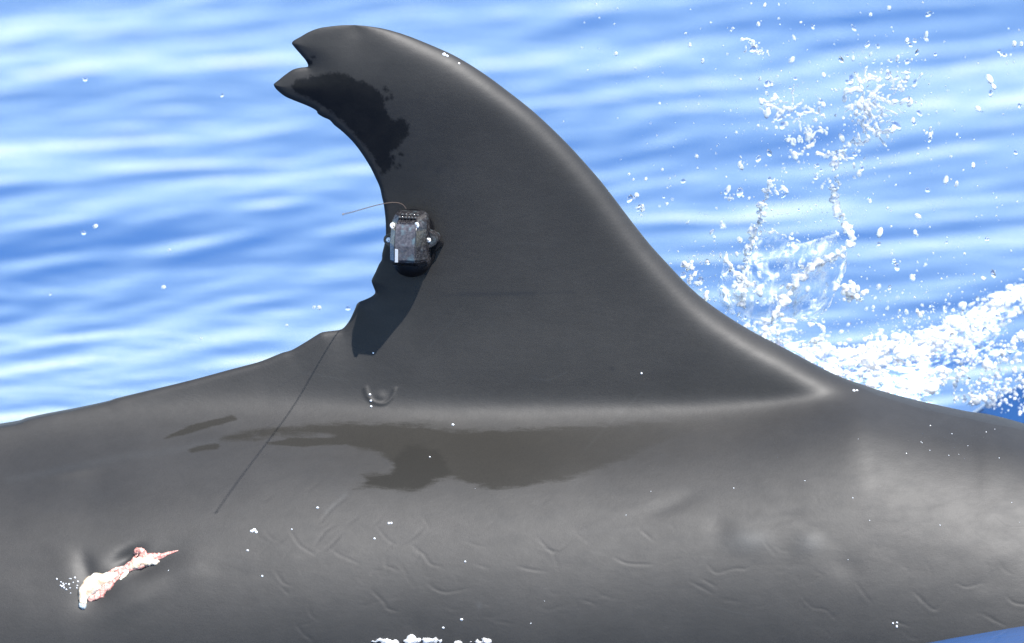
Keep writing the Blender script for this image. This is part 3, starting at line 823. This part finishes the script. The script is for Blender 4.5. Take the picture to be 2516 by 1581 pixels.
# thin films stretched between the strands
def film(name, rows, Y0, Y1, seed, mat=None, par=None):
    rr = np.random.default_rng(seed)
    cs = [catmull(q, 8) for q in rows]
    n = 30
    S = []
    for c in cs:
        L = np.concatenate([[0], np.cumsum(np.hypot(*np.diff(c, axis=0).T))]); s = np.linspace(0, L[-1], n)
        S.append(np.stack([np.interp(s, L, c[:, 0]), np.interp(s, L, c[:, 1])], 1))
    m_ = 24; V = []
    for k in range(m_):
        t = k / (m_ - 1) * (len(S) - 1); a = min(int(t), len(S) - 2); f = t - a
        q = S[a] * (1 - f) + S[a + 1] * f
        u = np.linspace(0, 1, n)
        Yv = Y0 + (Y1 - Y0) * k / (m_ - 1) + 0.012 * np.sin(3.1 * u + 5 * k / m_ + seed) + 0.006 * np.sin(9 * u - 7 * k / m_) + 0.003 * np.sin(21 * u + 17 * k / m_)
        V.append(P(q[:, 0], q[:, 1], Yv))
    V = np.array(V)
    th = 0.0012
    A = V.reshape(-1, 3); B_ = A + np.array([[0.0002, th, 0]])
    idx = np.arange(m_ * n).reshape(m_, n)
    q = np.stack([idx[:-1, :-1], idx[:-1, 1:], idx[1:, 1:], idx[1:, :-1]], -1).reshape(-1, 4)
    F = np.vstack([q, q[:, ::-1] + m_ * n])
    per = np.concatenate([idx[0, :-1], idx[:-1, -1], idx[-1, :0:-1], idx[:0:-1, 0]])
    nx_ = np.roll(per, -1)
    F = np.vstack([F, np.stack([nx_, per, per + m_ * n, nx_ + m_ * n], 1)])
    o = mesh_np(name, np.vstack([A, B_]), F, mat or M_FILM); under(o, par or splash)
    ii, jj = np.meshgrid(np.linspace(0, 1, m_), np.linspace(0, 1, n), indexing='ij')
    e = np.minimum(np.minimum(ii, 1 - ii) * 1.3, np.minimum(jj, 1 - jj) * 1.6)
    bd_ = np.clip(1 - e / 0.30, 0, 1).ravel() ** 1.5
    at = o.data.attributes.new('border', 'FLOAT', 'POINT'); at.data.foreach_set('value', np.concatenate([bd_, bd_]).astype(np.float32))
    return o
film('water_film', [[(1878,570),(1850,600),(1835,650),(1825,720),(1815,775)], [(1965,600),(1930,660),(1905,720),(1880,790)], [(2062,572),(2040,630),(1965,680),(1930,760),(1900,790)]], 0.115, 0.13, 1)
film('water_film', [[(2070,610),(2000,655),(1955,700),(1925,760),(1912,776)], [(2079,622),(2040,680),(2000,735),(1960,782)], [(2079,640),(2064,696),(2045,735),(2016,775),(1993,788)]], 0.125, 0.145, 4)
film('water_film', [[(1780,630),(1770,680),(1752,730)], [(1815,690),(1800,730),(1790,770)], [(1852,705),(1850,760),(1840,800)]], 0.10, 0.11, 7)
# big clotted drop at the edge of the crown
x = 2087 + r.normal(0, 11, 60); y = 716 + r.normal(0, 12, 60)
o = blobs('water_clot', P(x, y, 0.15 + r.normal(0, 0.004, 60)), np.exp(r.uniform(math.log(3), math.log(9), 60)) * K, M_DROP, None, 2, 0.2, 0.2, 55, 0.0009)
tag(o, 'lumpy clot of white water flying off the right rim of the splash', 'water clot')

# foam heaped behind the back at the right
FO = [(1830,800),(1900,780),(1960,790),(1990,840),(2060,860),(2130,845),(2200,840),(2260,825),(2330,795),(2400,765),(2470,730),(2530,700),(2530,760),(2470,800),(2430,850),(2380,880),(2340,900),(2330,960),(2330,1010),(2250,1000),(2150,965),(2060,935),(1960,885),(1880,840)]
def scatter(poly, n, r):
    c = np.array(poly); out = np.zeros((0, 2))
    while len(out) < n:
        q = np.stack([r.uniform(c[:, 0].min(), c[:, 0].max(), n * 2), r.uniform(c[:, 1].min(), c[:, 1].max(), n * 2)], 1)
        out = np.vstack([out, q[poly_sd(q[:, 0], q[:, 1], c) > 0]])
    return out[:n]
pts = scatter(FO, 3600, r)
# clumpy thinning
cl = np.sin(pts[:, 0] / 21 + 1.5 * np.sin(pts[:, 1] / 17)) + np.sin(pts[:, 1] / 13 + pts[:, 0] / 47) + r.normal(0, 0.8, len(pts))
pts = pts[(cl > -0.8 + 1.7 * np.clip((pts[:, 1] - 860) / 100, 0, 1) * np.clip((pts[:, 0] - 1950) / 150, 0, 1))]
band = [(2516,712),(2440,752),(2360,795),(2280,830),(2200,850),(2100,868),(2010,860)]
bx, by, _ = rope_pts(band, 0.2, 0.45, 15, r)
pts = np.vstack([pts, np.stack([bx, by], 1)])
low = np.clip((1000 - pts[:, 1]) / 300, 0, 1)
Yv = 0.14 + 0.26 * low + r.normal(0, 0.03, len(pts))
rad = np.exp(r.normal(math.log(2.9), 0.5, len(pts))) * K
o = blobs('foam', P(pts[:, 0], pts[:, 1], Yv), np.clip(rad, 0.0008, 0.007), M_FOAM, None, 1, 0.25, 0.3, 77, 0.0011, (1.0, 0.15, 0.12))
FOAM_O = o
tag(o, 'white foam churned up along the back to the right of the fin', None, None, 'stuff')
film('froth_sheet', [[(1830,790),(1960,835),(2100,850),(2250,830),(2400,770),(2540,700)], [(1900,850),(2050,890),(2180,900),(2300,880),(2400,830),(2540,770)], [(2000,920),(2120,965),(2220,990),(2290,1000),(2360,960),(2540,840)]], 0.36, 0.20, 3, M_LACE, FOAM_O)
film('froth_sheet', [[(1800,780),(1900,815),(2000,862),(2100,880),(2200,880),(2340,860)], [(1900,850),(2000,900),(2100,940),(2200,960),(2330,950)], [(1960,890),(2060,940),(2160,975),(2260,1000),(2340,1010)]], 0.24, 0.13, 8, M_LACE, FOAM_O)
film('froth_sheet', [[(2330,900),(2420,850),(2540,790)], [(2340,960),(2440,930),(2540,880)], [(2330,1010),(2430,1010),(2540,1000)]], 0.30, 0.22, 13, M_LACE_THIN, FOAM_O)
# bubbles over the dark face of the bow wave
q = scatter([(2350,880),(2440,850),(2530,800),(2530,1030),(2420,1005),(2340,990)], 420, r)
o = blobs('foam_flecks', P(q[:, 0], q[:, 1], 0.20 + r.uniform(0, 0.08, 420)), np.exp(r.normal(math.log(3.2), 0.5, 420)) * K, M_FOAM, None, 1, 0.2, 0.3, 78)
tag(o, 'scattered white bubbles over the dark blue wave at the right edge', None, None, 'stuff')

# airborne droplets: the larger ones singly, the mist as one mass
def drop_cloud():
    out = []
    def add(x, y, rad): out.append((x, y, rad))
    for cx, cy, sx, sy, n in ((2150,265,46,55,60),(2195,190,45,35,50),(1935,262,60,36,50),(2010,330,50,50,40)):
        for _ in range(n): add(r.normal(cx, sx), r.normal(cy, sy), math.exp(r.normal(math.log(2.9), 0.5)))
    for x0, y0, x1, y1, n in ((2105,348,2060,400,16),(1995,300,1925,420,22),(1895,442,1935,480,14),(2000,420,2060,465,16),(1840,110,1875,135,16),(2280,320,2290,350,8),(2230,130,2240,95,8),(1815,410,1830,390,8),
                              (1940,300,1935,345,8),(2430,120,2490,150,8),(1870,195,1905,205,10),(1780,470,1800,490,10),(1560,490,1575,520,10),(1990,330,1960,400,12)):
        for _ in range(n):
            t = r.random(); add(x0 + (x1 - x0) * t + r.normal(0, 7), y0 + (y1 - y0) * t + r.normal(0, 7), math.exp(r.normal(math.log(3.2), 0.45)))
    for _ in range(560):     # loose scatter, thinning away from the crown
        x = r.uniform(1420, 2530); y = r.uniform(5, 820)
        if r.random() < 0.55:
            x = r.normal(2090, 230); y = r.normal(360, 210)
        add(x, y, math.exp(r.normal(math.log(2.3), 0.55)))
    for _ in range(240):
        add(r.normal(2300, 120), r.normal(790, 60), math.exp(r.normal(math.log(2.6), 0.45)))
    for _ in range(160):
        add(r.normal(1880, 90), r.normal(640, 80), math.exp(r.normal(math.log(2.6), 0.5)))
    edge = np.array(RIGHT)
    keep = []
    for x, y, q in out:
        if 0 < y < 1000 and 1250 < x < 2560 and x > np.interp(y, edge[:, 1], edge[:, 0]) + 6: keep.append((x, y, min(q, 7.0)))
    return keep
# ragged clumps where the spray is thickest: short ligaments run together
def clump(cx, cy, sx, sy, n, seed, label, tilt=0.0):
    q = np.random.default_rng(seed); X_, Y_, R_, D_ = [], [], [], []
    for _ in range(n):
        u, v = q.normal(0, sx), q.normal(0, sy)
        x, y = cx + u * math.cos(tilt) - v * math.sin(tilt), cy + u * math.sin(tilt) + v * math.cos(tilt)
        a = q.uniform(0, 6.28); rr = math.exp(q.normal(math.log(3.0), 0.4)); dep = 0.13 + q.normal(0, 0.02)
        for _k in range(q.integers(3, 11)):
            X_.append(x); Y_.append(y); R_.append(rr * q.uniform(0.6, 1.35) * K); D_.append(dep)
            a += q.normal(0, 0.5); x += math.cos(a) * rr * 1.1; y += math.sin(a) * rr * 1.1; dep += q.normal(0, 0.0006)
    o = blobs('spray_clump', P(X_, Y_, D_), np.array(R_), M_DROP, None, 1, 0.2, 0.2, seed, 0.0007)
    tag(o, label, None, None, 'stuff')
clump(2145, 268, 24, 34, 90, 501, 'thickest clump of white spray, high above the splash at the upper right')
clump(2200, 198, 26, 20, 22, 502, 'clump of spray just above and right of the thickest one', -0.5)
clump(1930, 262, 34, 18, 24, 503, 'loose clump of spray high up, left of the thickest clump', 0.3)
clump(1858, 125, 18, 8, 8, 504, 'small hooked clump of spray near the top, farthest left of the clumps', 0.4)
clump(2085, 372, 10, 26, 12, 505, 'thin upright chain of spray hanging below the thickest clump', 0.7)
clump(1985, 330, 14, 26, 12, 506, 'short broken chain of spray above the left rim of the splash', -0.4)
D = drop_cloud()
D.sort(key=lambda q: -q[2])
big, small = D[:280], D[280:]
def drop_mesh(seed):
    rr = np.random.default_rng(seed); V = IV2.copy()
    ph = rr.uniform(0, 6.28, 3)
    V *= (1 + 0.12 * np.sin(2.4 * V[:, :1] + ph[0]) + 0.12 * np.sin(2.2 * V[:, 2:] + ph[1]))
    V[:, 0] *= rr.uniform(0.6, 1.1); V[:, 2] *= rr.uniform(0.9, 1.9)
    o = mesh_np('water_droplet', V, IF2, M_CLEAR if seed % 2 else M_DROP); return o
protos = [drop_mesh(300 + i) for i in range(7)]
GRP = 'airborne spray droplets'
for i, (x, y, q) in enumerate(big):
    o = protos[i] if i < 7 else protos[i % 7].copy()
    if i >= 7: COL.objects.link(o)
    o.location = P([x], [y], max(0.07, 0.17 + r.normal(0, 0.09)))[0]
    s = q * K; o.scale = (s, s, s * r.uniform(0.9, 1.3)); o.rotation_euler = (r.uniform(-0.5, 0.5), r.uniform(-0.9, 0.9), r.uniform(0, 3))
    tag(o, 'single water droplet flying through the air to the right of the fin', 'droplet', GRP)
for cx, cy, sx, sy, n in ((2150,262,60,65,260),(1935,262,75,55,160),(1900,600,80,90,330),(2050,520,50,80,160),(2180,830,170,45,420),(2400,770,90,50,260),(1760,690,40,45,120)):
    for _ in range(n): small.append((r.normal(cx, sx), r.normal(cy, sy), r.uniform(0.6, 1.5)))
_e = np.array(RIGHT)
small = [q for q in small if q[0] > np.interp(q[1], _e[:, 1], _e[:, 0]) + 4]
S_ = np.array(small)
o = blobs('spray', P(S_[:, 0], S_[:, 1], np.maximum(0.07, 0.18 + r.normal(0, 0.11, len(S_)))), S_[:, 2] * K, M_DROP, None, 1, 0.15, 0.3, 91)
tag(o, 'fine mist of tiny droplets in the air to the right of the fin', None, None, 'stuff')
for i, (x, y, q) in enumerate(((235,556,6),(206,573,4.5),(402,706,6),(124,723,3),(416,615,3.5),(855,758,8),(785,756,4),(772,755,4),(210,196,4.5),(494,832,3.5),(546,235,4),(704,800,3.5))):
    o = protos[i % 7].copy(); COL.objects.link(o)
    o.location = P([x], [y], 0.25)[0]; s = q * K; o.scale = (s * 1.2, s, s * 0.8)
    tag(o, 'stray water droplet in front of the open sea to the left of the fin', 'droplet', 'stray droplets left of the fin')

# beads of water clinging to the skin; a few are added as sun glints
bd = [(780,1248,3),(624,1303,5),(618,1306,3.5),(630,1308,3.5),(955,1286,3),(961,1286,3),(920,1324,2.5),(717,1301,2),(608,1353,2.5),(644,1416,2.5),(1134,1523,3),(1089,1543,2.8),(1143,1380,2.2),(1056,1123,2),(1113,1044,3),(1576,918,2.5),
      (909,970,3),(911,985,3.5),(912,999,3),(917,868,2.5),(1091,134,4.6),(1099,138,3.4),(1128,156,3.0)]  # the leading-edge beads at the end stand in for sun glints
for _ in range(11): bd.append((r.uniform(1700, 2510), r.uniform(1050, 1420), r.uniform(0.7, 1.4)))
for _ in range(10): bd.append((r.uniform(2180, 2510), r.uniform(1040, 1130), r.uniform(0.8, 1.7)))
for _ in range(6): bd.append((r.uniform(60, 1700), r.uniform(1180, 1560), r.uniform(0.7, 1.2)))
bd += [(2098, 960, 4.2), (2106, 960, 3.0)]  # added beads imitating the sun glint at the front of the fin base
for _ in range(22): bd.append((r.normal(163, 16), r.normal(1436, 10), r.uniform(1.2, 2.6)))
for _ in range(4): bd.append((r.uniform(2185, 2205), r.uniform(1525, 1545), r.uniform(1.2, 2.6)))
cc = []; rr_ = []
for x, y, q in bd:
    l, n = on_skin(x, y); cc.append(l - n * (q * K * 0.2)); rr_.append(q * K)
o = blobs('water_beads_and_glints', np.array([tuple(c) for c in cc]), np.array(rr_), mat_spray('bead_water', 0.3, rough=0.05), None, 2, 0.1, 0.2, 93)
tag(o, 'tiny glinting beads of water clinging to the dark skin, a few added as sun glints', None, None, 'stuff')
# broken water at the near waterline
cc = []; rr_ = []
for x0, x1, n in ((935,1085,46),(1165,1205,14),(905,940,4),(1085,1165,5)):
    for _ in range(n):
        x = r.uniform(x0, x1); l, nn_ = on_skin(x, r.normal(1575, 3.5)); q = math.exp(r.normal(math.log(3.2), 0.45))
        cc.append(l + nn_ * q * K * 0.4); rr_.append(q * K)
o = blobs('waterline_foam', np.array([tuple(c) for c in cc]), np.array(rr_), M_FOAM, None, 1, 0.2, 0.3, 94, 0.0008, (1, 0, 0.1))
tag(o, 'bright broken water along the foot of the flank', None, None, 'stuff')
